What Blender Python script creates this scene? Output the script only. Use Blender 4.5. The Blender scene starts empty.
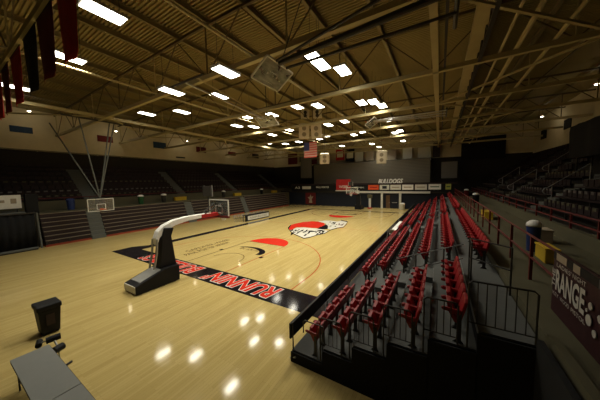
import bpy, math, random
from mathutils import Vector, Matrix
random.seed(7)
C = bpy.context.scene.collection
PI = math.pi
V = Vector

# ------------------------------------------------------------------ camera
CAM = V((12.07, -8.616, 4.993)); YAW, PITCH, ROLL, FPX = -0.545, -0.078, -0.019, 230.46
fw = V((math.sin(YAW)*math.cos(PITCH), math.cos(YAW)*math.cos(PITCH), math.sin(PITCH)))
rt0 = V((math.cos(YAW), -math.sin(YAW), 0)); up0 = rt0.cross(fw)
rt = math.cos(ROLL)*rt0 + math.sin(ROLL)*up0
up = -math.sin(ROLL)*rt0 + math.cos(ROLL)*up0
cd = bpy.data.cameras.new('camera'); cam = bpy.data.objects.new('camera', cd); C.objects.link(cam)
cd.sensor_width = 36; cd.lens = FPX/600*36; cd.clip_start = 0.05; cd.clip_end = 300
M = Matrix((( rt.x, up.x, -fw.x, CAM.x), (rt.y, up.y, -fw.y, CAM.y), (rt.z, up.z, -fw.z, CAM.z), (0,0,0,1)))
cam.matrix_world = M
bpy.context.scene.camera = cam

def at(px, py, **k):
    """point where the sight line through a photo pixel meets the plane x=, y= or z="""
    a, c = list(k.items())[0]; i = 'xyz'.index(a)
    d = fw + (px-300)/FPX*rt - (py-200)/FPX*up
    return CAM + d*((c-CAM[i])/d[i])

# --------------------------------------------------------------- materials
MATS = {}
def mat(name, col, rough=0.6, metal=0.0, emit=None, var=0.12, scale=6.0, spec=0.4, alpha=None):
    if name in MATS: return MATS[name]
    m = bpy.data.materials.new(name); m.use_nodes = True; nt = m.node_tree
    b = nt.nodes['Principled BSDF']
    b.inputs['Roughness'].default_value = rough; b.inputs['Metallic'].default_value = metal
    b.inputs['Specular IOR Level'].default_value = spec
    tc = nt.nodes.new('ShaderNodeTexCoord'); n = nt.nodes.new('ShaderNodeTexNoise')
    n.inputs['Scale'].default_value = scale; n.inputs['Detail'].default_value = 4
    nt.links.new(tc.outputs['Object'], n.inputs['Vector'])
    r = nt.nodes.new('ShaderNodeMix'); r.data_type = 'RGBA'
    lo = [c*(1-var) for c in col]+[1]; hi = [min(1, c*(1+var)) for c in col]+[1]
    r.inputs['A'].default_value = lo; r.inputs['B'].default_value = hi
    nt.links.new(n.outputs['Fac'], r.inputs['Factor'])
    nt.links.new(r.outputs['Result'], b.inputs['Base Color'])
    if emit:
        b.inputs['Emission Color'].default_value = list(emit[0])+[1]; b.inputs['Emission Strength'].default_value = emit[1]
    if alpha is not None: b.inputs['Alpha'].default_value = alpha
    MATS[name] = m; return m

def glass_mat(k=.3):
    m = bpy.data.materials.new('backboard_glass'); m.use_nodes = True; nt = m.node_tree
    for n in list(nt.nodes): nt.nodes.remove(n)
    o = nt.nodes.new('ShaderNodeOutputMaterial'); t = nt.nodes.new('ShaderNodeBsdfTransparent'); g = nt.nodes.new('ShaderNodeBsdfGlossy')
    d = nt.nodes.new('ShaderNodeBsdfDiffuse'); d.inputs[0].default_value = (.6,.63,.55,1)
    g.inputs['Roughness'].default_value = .08
    f = nt.nodes.new('ShaderNodeFresnel'); f.inputs[0].default_value = 1.45
    nz = nt.nodes.new('ShaderNodeTexNoise'); nz.inputs['Scale'].default_value = 3
    mm = nt.nodes.new('ShaderNodeMath'); mm.operation = 'MULTIPLY'; mm.inputs[1].default_value = k
    nt.links.new(nz.outputs['Fac'], mm.inputs[0])
    m1 = nt.nodes.new('ShaderNodeMixShader'); m2 = nt.nodes.new('ShaderNodeMixShader')
    nt.links.new(mm.outputs[0], m1.inputs[0]); nt.links.new(t.outputs[0], m1.inputs[1]); nt.links.new(d.outputs[0], m1.inputs[2])
    nt.links.new(f.outputs[0], m2.inputs[0]); nt.links.new(m1.outputs[0], m2.inputs[1]); nt.links.new(g.outputs[0], m2.inputs[2])
    nt.links.new(m2.outputs[0], o.inputs[0]); return m
GLASS = glass_mat(); GLARE_GLASS = glass_mat(1.0)  # second glass, for folded boards: paler diffuse mix paints in reflected ceiling light

def wood_floor():
    m = bpy.data.materials.new('maple_floor'); m.use_nodes = True; nt = m.node_tree; L = nt.links
    b = nt.nodes['Principled BSDF']; N = nt.nodes.new
    tc = N('ShaderNodeTexCoord'); mp = N('ShaderNodeMapping'); mp.inputs['Rotation'].default_value = (0,0,PI/2)
    L.new(tc.outputs['Object'], mp.inputs['Vector'])
    br = N('ShaderNodeTexBrick'); br.inputs['Scale'].default_value = 1
    br.inputs['Brick Width'].default_value = 1.5; br.inputs['Row Height'].default_value = .09; br.inputs['Mortar Size'].default_value = .002
    br.inputs['Color1'].default_value = (.65,.505,.205,1); br.inputs['Color2'].default_value = (.575,.44,.165,1); br.inputs['Mortar'].default_value = (.42,.30,.11,1)
    L.new(mp.outputs[0], br.inputs['Vector'])
    mp2 = N('ShaderNodeMapping'); mp2.inputs['Scale'].default_value = (2.2,.12,1); L.new(tc.outputs['Object'], mp2.inputs['Vector'])
    nz = N('ShaderNodeTexNoise'); nz.inputs['Scale'].default_value = 1.6; nz.inputs['Detail'].default_value = 6; L.new(mp2.outputs[0], nz.inputs['Vector'])
    mx = N('ShaderNodeMix'); mx.data_type = 'RGBA'; mx.blend_type = 'MULTIPLY'; mx.inputs['Factor'].default_value = .55
    cr = N('ShaderNodeValToRGB'); cr.color_ramp.elements[0].position = .3; cr.color_ramp.elements[0].color = (.74,.70,.62,1); cr.color_ramp.elements[1].position = .7; cr.color_ramp.elements[1].color = (1,1,1,1)
    L.new(nz.outputs['Fac'], cr.inputs[0]); L.new(br.outputs['Color'], mx.inputs['A']); L.new(cr.outputs[0], mx.inputs['B'])
    L.new(mx.outputs['Result'], b.inputs['Base Color'])
    b.inputs['Roughness'].default_value = .085; b.inputs['Specular IOR Level'].default_value = .32
    bp = N('ShaderNodeBump'); bp.inputs['Strength'].default_value = .05; L.new(br.outputs['Fac'], bp.inputs['Height']); L.new(bp.outputs[0], b.inputs['Normal'])
    return m

def striped(name, c1, c2, axis, scale, rough=.8):
    m = bpy.data.materials.new(name); m.use_nodes = True; nt = m.node_tree; b = nt.nodes['Principled BSDF']; N = nt.nodes.new
    tc = N('ShaderNodeTexCoord'); w = N('ShaderNodeTexWave'); w.bands_direction = axis; w.inputs['Scale'].default_value = scale; w.inputs['Distortion'].default_value = .6
    nt.links.new(tc.outputs['Object'], w.inputs['Vector'])
    r = N('ShaderNodeMix'); r.data_type = 'RGBA'; r.inputs['A'].default_value = c1+(1,); r.inputs['B'].default_value = c2+(1,)
    nt.links.new(w.outputs['Fac'], r.inputs['Factor']); nt.links.new(r.outputs['Result'], b.inputs['Base Color']); b.inputs['Roughness'].default_value = rough
    return m

FLOOR = wood_floor()
CREAM = mat('cream_steel', (.40,.335,.165), .55, scale=2)
BROWN = mat('brown_steel', (.10,.072,.03), .6)
DECK = mat('roof_deck', (.31,.25,.105), .7, scale=.8)
JOIST = mat('joist_steel', (.22,.178,.08), .6)
DARKST = mat('dark_steel', (.03,.027,.022), .5)
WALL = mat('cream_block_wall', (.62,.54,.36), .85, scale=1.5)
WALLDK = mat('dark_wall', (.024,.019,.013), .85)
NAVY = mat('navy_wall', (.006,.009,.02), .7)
BLACK = mat('black_vinyl', (.007,.007,.008), .6, spec=.25)
BLKCLOTH = mat('black_cloth', (.008,.008,.008), .95)
BLKPAINT = mat('black_floor_paint', (.010,.009,.013), .10, spec=.32)
REDPAINT = mat('red_floor_paint', (.68,.035,.02), .10, spec=.32)
LINERED = mat('thin_red_line', (.52,.10,.03), .10, spec=.32)
WHITEPAINT = mat('white_floor_paint', (.75,.72,.62), .10, spec=.32)
DKPAINT = mat('brown_floor_paint', (.13,.08,.03), .10, spec=.32)
RED = mat('red_chair_plastic', (.27,.007,.010), .45)
REDRAIL = mat('red_rail', (.13,.014,.010), .5)
MAROON = mat('maroon_bleacher', (.024,.012,.012), .6)
SEATEDGE = mat('pale_bleacher_edge', (.20,.165,.12), .6)
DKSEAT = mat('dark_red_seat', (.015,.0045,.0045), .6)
PLATE = mat('pale_seat_plate', (.13,.115,.10), .6)
GREYRAIL = mat('dull_grey_rail', (.09,.09,.085), .5)
GREY = mat('grey_carpet', (.095,.098,.093), .9)
STEPG = mat('grey_step', (.12,.125,.11), .85)
CONC = mat('concrete', (.09,.08,.042), .8, scale=2)
WHITE = mat('white_paint', (.82,.81,.76), .45)
OFFW = mat('off_white_panel', (.64,.63,.56), .6)
STEEL = mat('galvanised', (.42,.42,.40), .4, metal=.6)
ORANGE = mat('orange_rim', (.75,.14,.03), .45)
ORANGEB = mat('orange_board', (.70,.09,.02), .6)
TABLEG = mat('grey_table_vinyl', (.22,.225,.21), .6, var=.05)
YELLOW = mat('yellow_paint', (.55,.36,.02), .6)
BLUE = mat('blue_plastic', (.02,.04,.15), .5)
BLUEC = mat('blue_cloth', (.02,.045,.10), .8)
GREEN = mat('green_plastic', (.02,.09,.03), .5)
DKRED = mat('dark_red_cloth', (.12,.008,.008), .8)
REDC = mat('red_cloth', (.38,.012,.012), .75, var=.5, scale=2.5)
BEIGE = mat('beige_speaker', (.50,.44,.30), .6)
BONE = mat('bone_speaker_grille', (.62,.56,.42), .7)
DIFF = mat('light_diffuser', (1,1,1), .5, emit=((1,.95,.80), 11.0), var=0)
BULB = mat('glowing_bulb', (1,1,1), .5, emit=((1,.88,.66), 14.0), var=0)
WOODB = mat('brown_door', (.12,.065,.03), .6)
TAN = mat('tan_banner', (.33,.27,.19), .8)
CURT = striped('grey_divider_curtain', (.10,.085,.06), (.15,.13,.095), 'Z', 1.2)
NETM = mat('net_cord', (.7,.7,.65), .8)
BOARDRED = mat('bleacher_base_red', (.30,.05,.02), .6)
YGREEN = mat('yellow_green_board', (.52,.55,.12), .6)

# ----------------------------------------------------------------- helpers
class MB:
    def __init__(s): s.v = []; s.f = []
    def add(s, vs, fs):
        n = len(s.v); s.v += [V(p) for p in vs]; s.f += [tuple(i+n for i in f) for f in fs]; return s
    def box(s, x0, x1, y0, y1, z0, z1):
        return s.add([(x0,y0,z0),(x1,y0,z0),(x1,y1,z0),(x0,y1,z0),(x0,y0,z1),(x1,y0,z1),(x1,y1,z1),(x0,y1,z1)],
              [(0,3,2,1),(4,5,6,7),(0,1,5,4),(1,2,6,5),(2,3,7,6),(3,0,4,7)])
    def bar(s, a, b, w, h=None):
        a, b = V(a), V(b); h = h or w; d = (b-a).normalized()
        u = d.cross(V((0,0,1)))
        if u.length < 1e-3: u = V((1,0,0))
        u.normalize(); n = u.cross(d); u *= w/2; n *= h/2
        return s.add([a-u-n, a+u-n, a+u+n, a-u+n, b-u-n, b+u-n, b+u+n, b-u+n],
              [(0,1,2,3),(7,6,5,4),(0,4,5,1),(1,5,6,2),(2,6,7,3),(3,7,4,0)])
    def tube(s, pts, r, n=8, r2=None):
        pts = [V(p) for p in pts]; rings = []
        for i, p in enumerate(pts):
            d = (pts[min(i+1,len(pts)-1)]-pts[max(i-1,0)]).normalized()
            u = d.cross(V((0,0,1)))
            if u.length < 1e-2: u = V((1,0,0))
            u.normalize(); w = u.cross(d)
            rr = r if r2 is None else r + (r2-r)*i/(len(pts)-1)
            rings.append([p+u*rr*math.cos(2*PI*k/n)+w*rr*math.sin(2*PI*k/n) for k in range(n)])
        vs = [q for g in rings for q in g]; fs = []
        for i in range(len(pts)-1):
            for k in range(n): fs.append((i*n+k, i*n+(k+1)%n, (i+1)*n+(k+1)%n, (i+1)*n+k))
        fs.append(tuple(range(n))[::-1]); fs.append(tuple((len(pts)-1)*n+k for k in range(n)))
        return s.add(vs, fs)
    def lathe(s, c, prof, n=16):
        c = V(c); vs = []; fs = []
        for r, z in prof: vs += [c+V((r*math.cos(2*PI*k/n), r*math.sin(2*PI*k/n), z)) for k in range(n)]
        for i in range(len(prof)-1):
            for k in range(n): fs.append((i*n+k, i*n+(k+1)%n, (i+1)*n+(k+1)%n, (i+1)*n+k))
        fs.append(tuple(range(n))[::-1]); fs.append(tuple((len(prof)-1)*n+k for k in range(n)))
        return s.add(vs, fs)
    def prism(s, pts, d):
        """closed outline pts swept along vector d"""
        pts = [V(p) for p in pts]; d = V(d); n = len(pts)
        return s.add(pts+[p+d for p in pts], [tuple(range(n))[::-1], tuple(range(n,2*n))]+[(i,(i+1)%n,(i+1)%n+n,i+n) for i in range(n)])
    def build(s, name, m, parent=None, bevel=0, smooth=False, origin=None, kind=None, label=None):
        o0 = V(WO[parent.name]) if parent else (V(origin) if origin else V((0,0,0)))
        me = bpy.data.meshes.new(name); me.from_pydata([tuple(p-o0) for p in s.v], [], s.f); me.update()
        me.materials.append(m); o = bpy.data.objects.new(name, me); C.objects.link(o)
        import bmesh
        bm = bmesh.new(); bm.from_mesh(me); bmesh.ops.recalc_face_normals(bm, faces=bm.faces)
        if bevel: bmesh.ops.bevel(bm, geom=bm.edges[:], offset=bevel, segments=2, affect='EDGES', profile=.6, clamp_overlap=True)
        bm.to_mesh(me); bm.free()
        if smooth: me.polygons.foreach_set('use_smooth', [True]*len(me.polygons))
        if parent: o.parent = parent; KIDS.setdefault(parent.name, []).append(o)
        else: o.location = o0
        WO[o.name] = tuple(o0)
        if kind: o['kind'] = kind
        if label: o['label'] = label
        return o
WO = {}
def tag(o, label, cat, group=None, kind=None):
    o['label'] = label; o['category'] = cat
    if group: o['group'] = group
    if kind: o['kind'] = kind
    return o
def thing(name, loc, label, cat, group=None):
    o = bpy.data.objects.new(name, None); C.objects.link(o); o.location = loc; o.empty_display_size = .2
    WO[o.name] = tuple(loc); return tag(o, label, cat, group)
def struct(name, mb, m): return mb.build(name, m, kind='structure')
def B(*a): return MB().box(*a)
def copy_tree(o, parent=None):
    c = o.copy(); C.objects.link(c)
    if parent: c.parent = parent
    for ch in KIDS.get(o.name, []): copy_tree(ch, c)
    return c
KIDS = {}
def lettering(name, s, o, ux, uy, w, h, m, parent, bold=0.0, shear=0.0, lift=.004, thick=0.0):
    """built-in lettering fitted to a w x h box at o along ux / uy"""
    cu = bpy.data.curves.new(name, 'FONT'); cu.body = s; cu.size = 1; cu.offset = bold; cu.shear = shear; cu.resolution_u = 3; cu.extrude = thick
    t = bpy.data.objects.new(name, cu); C.objects.link(t)
    dg = bpy.context.evaluated_depsgraph_get(); me = bpy.data.meshes.new_from_object(t.evaluated_get(dg))
    bpy.data.objects.remove(t)
    xs = [v.co.x for v in me.vertices]; ys = [v.co.y for v in me.vertices]
    x0, x1, y0, y1 = min(xs), max(xs), min(ys), max(ys)
    ux, uy = V(ux).normalized(), V(uy).normalized(); n = ux.cross(uy); o0 = V(WO[parent.name]) if parent else V((0,0,0))
    for v in me.vertices:
        u = (v.co.x-x0)/(x1-x0)*w; q = (v.co.y-y0)/(y1-y0)*h
        v.co = V(o)+ux*u+uy*q+n*(lift+v.co.z)-o0
    me.materials.clear(); me.materials.append(m); me.name = name
    ob = bpy.data.objects.new(name, me); C.objects.link(ob)
    if parent: ob.parent = parent
    WO[ob.name] = tuple(o0); return ob

ORD = ['first','second','third','fourth','fifth','sixth','seventh','eighth','ninth','tenth','eleventh','twelfth','thirteenth','fourteenth','fifteenth','sixteenth','seventeenth','eighteenth','nineteenth','twentieth','twenty-first','twenty-second','twenty-third','twenty-fourth']

# ================================================================= SETTING
floor = struct('floor', B(-27,26,-14,42,-.2,0), FLOOR)
# painted court, lying on the floor
def decal(name, polys, m, z): 
    mb = MB()
    for p in polys: mb.add([(x,y,z*2.5) for x,y in p], [tuple(range(len(p)))])
    return mb.build(name, m, floor)
def ring(cx, cy, r, w, a0, a1, n=48):
    out = []
    for i in range(n):
        t0 = a0+(a1-a0)*i/n; t1 = a0+(a1-a0)*(i+1)/n
        out.append([(cx+(r-w)*math.cos(t0),cy+(r-w)*math.sin(t0)),(cx+r*math.cos(t0),cy+r*math.sin(t0)),(cx+r*math.cos(t1),cy+r*math.sin(t1)),(cx+(r-w)*math.cos(t1),cy+(r-w)*math.sin(t1))])
    return out
def rect(x0,x1,y0,y1): return [(x0,y0),(x1,y0),(x1,y1),(x0,y1)]
XW, YL = 7.62, 28.65
decal('baseline_band', [rect(-9.15,9.1,-1.4,0)], BLKPAINT, .002)
decal('sideline_band', [rect(-8.45,-XW,0,YL)], BLKPAINT, .002)
decal('sideline_band', [rect(XW,8.4,0,YL)], BLKPAINT, .002)
decal('baseline_band', [rect(-8.45,8.4,YL,YL+.55)], BLKPAINT, .002)
decal('sideline_corner_patch', [[(-9.15,0),(-8.45,0),(-8.45,.9)]], BLKPAINT, .002)
for s, y0 in ((1,0),(-1,YL)):
    f = lambda y: y0+s*y
    R = lambda x0,x1,a,b: rect(x0,x1,min(f(a),f(b)),max(f(a),f(b)))
    decal('lane_line', [R(-1.86,-1.80,0,5.79)], DKPAINT, .002)
    decal('lane_line', [R(1.80,1.86,0,5.79)], LINERED, .002)
    decal('free_throw_line', [R(-1.83,1.83,5.74,5.79)], DKPAINT, .002)
    a0, a1 = (0,PI) if s > 0 else (PI,2*PI)
    semi = [(1.83*math.cos(a0+(a1-a0)*i/32), f(5.79)+1.83*math.sin(a0+(a1-a0)*i/32)) for i in range(33)]
    decal('free_throw_semicircle', [semi], REDPAINT, .003)
    decal('no_charge_arc', ring(0,f(1.6),1.22,.05,a0,a1), DKPAINT, .002)
    th = math.acos(1.0)
    decal('three_point_line', ring(0,f(1.575),6.32,.06,a0,a1,72)+[R(6.26,6.32,0,1.575),R(-6.32,-6.26,0,1.575)], LINERED, .002)
    for x in (-1.95, 1.95): decal('lane_block', [R(x-.12,x+.12,2.75,3.05)], BLKPAINT, .003)
    # dark crescent emblem inside the lane
    cr = [(math.cos(t)*1.6, f(3.5)+s*1.05*math.sin(t)) for t in [i/24*PI*.85-.25 for i in range(25)]]
    ci = [(math.cos(t)*1.42-.26, f(3.42)+s*.86*math.sin(t)) for t in [i/24*PI*.85-.25 for i in range(25)]]
    decal('crescent_emblem', [[cr[i],cr[i+1],ci[i+1],ci[i]] for i in range(24)], BLKPAINT, .003)
    if s > 0: lettering('emblem_lettering', 'BIG SOUTH', (-.95,3.75,0), (1,0,0), (0,1,0), 1.75, .38, DKPAINT, floor, lift=.003)
decal('division_line', [rect(-XW,XW,14.30,14.35)], LINERED, .002)
lettering('baseline_lettering', "RUNNIN'", (6.0,-.12,0), (-1,0,0), (0,-1,0), 4.85, 1.17, WHITEPAINT, floor, bold=.06, shear=.25, lift=.009)
lettering('baseline_lettering', "RUNNIN'", (5.95,-.17,0), (-1,0,0), (0,-1,0), 4.75, 1.07, REDPAINT, floor, bold=.03, shear=.25, lift=.014)
lettering('baseline_lettering', "BULLDOGS", (.35,-.12,0), (-1,0,0), (0,-1,0), 5.9, 1.17, WHITEPAINT, floor, bold=.06, shear=.25, lift=.009)
lettering('baseline_lettering', "BULLDOGS", (.30,-.17,0), (-1,0,0), (0,-1,0), 5.8, 1.07, REDPAINT, floor, bold=.03, shear=.25, lift=.014)
lettering('court_lettering', "GARDNER-WEBB", (-3.65,1.3,0), (0,1,0), (-1,0,0), 4.0, .5, DKPAINT, floor, lift=.003)
lettering('court_lettering', "PAUL PORTER ARENA", (-2.95,.75,0), (0,1,0), (-1,0,0), 3.9, .45, DKPAINT, floor, bold=.01, lift=.003)
# plain red and white emblem at centre court
def fpoly(pts): return [tuple(at(x,y,z=0))[:2] for x,y in pts]
decal('centre_emblem_red', [fpoly([(289,230),(288.5,227.5),(291,225),(296,223.5),(303,222),(312,221.3),(318,221.6),(324,223),(325.5,226),(321,228.3),(313,228),(304,227.2),(296,227.5),(291.5,230)])], REDPAINT, .003)
decal('centre_emblem_white', [fpoly([(290,230.5),(297,227.8),(304,227.5),(313,228.3),(322,229),(328,231),(325,233),(317,234.7),(310,237),(304,238),(299,235.8),(294,233.6)]),
      fpoly([(318,221.3),(325,220.6),(332,220.8),(337,221.6),(341,220.8),(347,222),(346,224),(343,226.8),(337,227.8),(331,229.6),(326.5,228.3),(326,223.5)])], WHITEPAINT, .002)
sp = []
for i in range(44):
    x = random.uniform(290,324); y = 229.4+(x-290)*.05+random.uniform(0,1)*(5.5 if x < 308 else 3.2)
    l = random.uniform(.6,1.9); w = random.uniform(.25,.5); k = random.uniform(.5,1.4)
    sp.append(fpoly([(x-l,y+l*k*.6),(x-w,y-w),(x+l,y-l*k*.6),(x+w*.6,y+w)]))
for i in range(12):
    x = random.uniform(328,345); y = 222+random.uniform(0,5); w = random.uniform(.5,1.4)
    sp.append(fpoly([(x-w,y+.2),(x,y-.3),(x+w,y-.1),(x,y+.35)]))
edge = [(289,229.5),(291,232.2),(294,234.2),(299,236.4),(304,238.5),(310,237.4),(317,235.2),(325,233.4),(328.5,231.2),(331,230),(337,228.2),(343.5,227.2),(346.5,224.2),(347.6,221.8),(341,220.4)]
for (x,y),(x2,y2) in zip(edge,edge[1:]): sp.append(fpoly([(x,y-.35),(x2,y2-.35),(x2,y2+.3),(x,y+.3)]))
for q in ([(317,228.6),(326,224.5),(328,226),(327.5,229),(323,229.6)],[(333,222.3),(336,222.7),(335,223.8),(332,223.4)],[(339,225.2),(343,224.4),(342.5,225.6)],[(288.2,230),(288,227.5),(290.5,225),(291,225.6),(289.2,228)],[(316,229.9),(322,230.2),(326,231.5),(320,231.2)],[(306,231),(312,230.6),(318,231.8),(311,232)]): sp.append(fpoly(q))
decal('centre_emblem_black', sp, BLKPAINT, .005)

# ---- roof: corrugated deck with joists
RZ = lambda x: 13.95-.02*abs(x)
mb = MB(); n = 0; ys = [-14+.19*i for i in range(int(56/.19)+1)]
for y in ys:
    for xa, xb in ((-25.9,0),(0,24.5)):
        za, zb = RZ(xa), RZ(xb); prof = [(0,0),(.08,0),(.10,.085),(.17,.085),(.19,0)]
        vs = [(xa,y+p,za+q) for p,q in prof]+[(xb,y+p,zb+q) for p,q in prof]
        mb.add(vs, [(i,i+1,i+6,i+5) for i in range(4)])
ceiling = struct('ceiling', mb, DECK)
B(-25.9,24.5,-14,42,14.1,14.2).build('roof_slab', DECK, ceiling)
for k in range(19):
    x = 1.1+2.62*(k-10) if k else -25.0
    z = RZ(x)
    mb = MB().box(x-.02,x+.02,-13.9,41,z-.30,z-.02).box(x-.09,x+.09,-13.9,41,z-.33,z-.30).box(x-.09,x+.09,-13.9,41,z-.035,z-.005)
    mb.build('roof_joist', JOIST, ceiling)

# ---- walls
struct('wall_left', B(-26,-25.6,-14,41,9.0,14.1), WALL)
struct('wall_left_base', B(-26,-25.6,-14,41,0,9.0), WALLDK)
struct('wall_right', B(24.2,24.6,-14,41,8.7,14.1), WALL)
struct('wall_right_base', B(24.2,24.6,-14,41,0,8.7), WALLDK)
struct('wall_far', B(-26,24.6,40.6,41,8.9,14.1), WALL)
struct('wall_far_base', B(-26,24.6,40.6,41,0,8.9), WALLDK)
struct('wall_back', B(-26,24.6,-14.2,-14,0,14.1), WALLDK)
struct('wall_far_lower', B(-19.3,16.4,34.8,35.1,0,2.75), NAVY)
struct('balcony_floor', B(-19.2,16.4,34.5,40.6,2.75,2.95), WALLDK)
struct('trim_1', B(-2.7,10.8,34.4,34.8,2.72,3.05), OFFW)      # pale lintel over the far doors
struct('trim_2', B(-16.2,14.5,34.42,34.6,4.25,4.5), MAROON)    # balcony rail
struct('trim_3', B(-16.2,14.5,34.5,34.6,2.95,4.25), BLACK)     # balcony front
for i, x in enumerate((3.2, 6.25)): struct('trim_%d' % (4+i), B(x-.17,x+.17,34.45,34.8,0,2.72), OFFW)
d = struct('door_1', B(3.9,4.55,34.7,34.82,0,2.3), WOODB); B(4.45,4.5,34.62,34.7,.95,1.1).build('door_handle', STEEL, d)
d = struct('door_2', B(4.75,5.9,34.7,34.82,0,2.3), NAVY); B(4.9,5.75,34.66,34.7,1.0,1.1).build('push_bar', STEEL, d)
# concourses at both sides
struct('concourse_left', B(-19.6,-17.1,-4.2,40.6,0,2.75), CONC)
struct('wall_concourse_left', B(-19.6,-19.3,-14,40.6,2.75,3.65), CONC)
struct('concourse_right', B(13.62,16.6,-14,40.6,0,2.4), CONC)
struct('wall_concourse_right', B(16.5,16.7,-14,40.6,2.4,2.95), CONC)

# ================================================================== TRUSSES
TY = [-6.1+6.1*i for i in range(8)]
TL = ['cream roof truss nearest the camera, with the red and black pendants hanging along it'] + ['cream steel roof truss spanning the hall, %s in from the pendant-hung truss' % ORD[i] for i in range(7)]
ZB = 10.75
for i, y in enumerate(TY):
    t = thing('roof_truss', (0,y,ZB), TL[i], 'roof truss', 'roof trusses')
    B(-25.5,24.1,y-.11,y+.11,ZB-.11,ZB+.11).build('bottom_chord', CREAM, t)
    mb = MB(); mb.bar((-25.6,y,13.0),(0,y,13.45),.13,.13); mb.bar((0,y,13.45),(24.2,y,13.0),.13,.13); mb.build('top_chord', BROWN, t)
    xs = [-25.1+2.62*k for k in range(20)]
    for k, x in enumerate(xs):
        if x > 24.2: continue
        zt = 13.45-.018*abs(x)
        if k % 2 == 0: MB().bar((x,y,ZB),(x,y,zt),.06).build('web_vertical', CREAM if k%4 == 0 else BROWN, t)
        if k+1 < len(xs) and xs[k+1] < 24.2:
            x2 = xs[k+1]; z2 = 13.45-.018*abs(x2)
            if k % 2 == 0: MB().bar((x,y,ZB),(x2,y,z2),.05).build('web_diagonal', BROWN, t)
            else: MB().bar((x,y,zt),(x2,y,ZB),.05).build('web_diagonal', BROWN, t)
# longitudinal struts and bracing at the level of the bottom chords
def long_strut(x, w, m, label, z=ZB, h=None):
    o = B(x-w/2,x+w/2,-13.8,40.4,z-(h or w)/2,z+(h or w)/2).build('roof_strut', m, origin=(x,0,z)); tag(o, label, 'roof beam', 'long roof struts')
long_strut(11.75, .26, CREAM, 'cream square roof beam running lengthwise just left of the lacework girder', z=ZB+.02)
long_strut(12.15, .10, DARKST, 'thin dark rail running alongside the cream lengthwise roof beam', z=ZB+.05)
long_strut(-12.4, .22, CREAM, 'cream lengthwise roof beam over the left side of the court', z=ZB+.02)
for x, lb in ((4.4,'slim cream pipe running lengthwise above the right half of the court'),(-3.9,'slim cream pipe running lengthwise above the left half of the court')):
    o = MB().tube([(x,-13.5,ZB+.17),(x,40.3,ZB+.17)],.06).build('roof_pipe', CREAM, origin=(x,0,ZB)); tag(o, lb, 'pipe', 'lengthwise roof pipes')
for x, r, lb in ((14.35,.06,'thin pipe along the roof right beside the lacework girder'),(14.95,.10,'thicker pipe along the roof, second to the right of the lacework girder'),(16.2,.08,'outer roof pipe above the right stand')):
    o = MB().tube([(x,-13.5,ZB+.2),(x,40.3,ZB+.2)],r).build('roof_pipe', CREAM, origin=(x,0,ZB)); tag(o, lb, 'pipe', 'lengthwise roof pipes')
g = thing('lattice_girder', (13.4,0,ZB), 'lengthwise lacework girder hung under the roof over the top seat rows', 'roof girder')
B(13.1,13.75,-13.8,40.3,ZB+.55,ZB+.8).build('top_flange', CREAM, g); B(13.5,13.64,-13.8,40.3,ZB-.1,ZB+.02).build('bottom_flange', DARKST, g)
for k in range(44):
    y = -13.6+1.22*k; MB().bar((13.57,y,ZB-.05),(13.57,y+.61,ZB+.6),.06).bar((13.57,y+.61,ZB+.6),(13.57,y+1.22,ZB-.05),.06).build('lacing_bar', DARKST, g)
for i in range(7):
    y0, y1 = TY[i], TY[i+1]
    for sx, side in ((1,'right'),(-1,'left')):
        a, b = (11.75*sx, 17.9*sx)
        p = ((a,y0),(b,y1)) if i % 2 else ((b,y0),(a,y1))
        o = MB().bar((p[0][0],p[0][1],ZB-.05),(p[1][0],p[1][1],ZB-.05),.11,.09).build('roof_brace', CREAM, origin=(p[0][0],p[0][1],ZB))
        tag(o, 'slanting cream roof brace over the %s stand in the %s bay from the camera' % (side, ORD[i]), 'roof brace', 'slanting roof braces')

# =================================================================== LIGHTS
HL = 11.3; LSPREAD = 2.3; LPOW = 100
LP = [(104,13),(68,58),(16,87.5),(219,96.5),(182,112),(147,114),(297,107),(318,106),(246,117),(272,115),(237,126),(254,127),(272.5,135),(289,130),(268,143.5),(285.5,144),(361.5,103),(373.5,102),(382,106),(389,120),(328.5,125),(344.5,121.5),(354,135),(362,132),(326,136),(319,139),(342,146),(372,144),(395,133),(400,131),(314.5,58.5),(321,65),(343,71),(403,141)]
LP += [(299,142),(379,147)]
pts = sorted([at(x,y,z=HL) for x,y in LP]+[at(x,y,z=10.42) for x,y in ((172,92),(226,72.5))], key=lambda p: (round(p.y/3.05), p.x))
proto = None
from collections import defaultdict
rows = defaultdict(list)
for p in pts: rows[round(p.y/3.05)].append(p)
rk = sorted(rows)
for ri, k in enumerate(rk):
    for j, p in enumerate(rows[k]):
        lb = 'glowing ceiling light, %s from the left in the %s row from the camera' % (ORD[j], ORD[ri])
        if proto is None:
            proto = thing('ceiling_light', p, lb, 'ceiling light', 'ceiling lights')
            B(p.x-.34,p.x+.34,p.y-.66,p.y+.66,p.z+.015,p.z+.12).build('housing', STEEL, proto)
            B(p.x-.31,p.x+.31,p.y-.61,p.y+.61,p.z-.005,p.z+.015).build('diffuser', DIFF, proto)
            ld = bpy.data.lights.new('lamp','AREA'); ld.shape = 'RECTANGLE'; ld.size = .6; ld.size_y = 1.2; ld.spread = LSPREAD; ld.energy = LPOW; ld.color = (1,.945,.78)
            lo = bpy.data.objects.new('lamp', ld); C.objects.link(lo); lo.parent = proto; lo.location = (0,0,-.012); KIDS.setdefault(proto.name,[]).append(lo)
            for sy in (-.5,.5): MB().tube([(p.x,p.y+sy,p.z+.11),(p.x,p.y+sy,p.z+2.2)],.012,5).build('hanger_rod', DARKST, proto)
        else:
            o = copy_tree(proto); o.location = p; tag(o, lb, 'ceiling light', 'ceiling lights')
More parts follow.
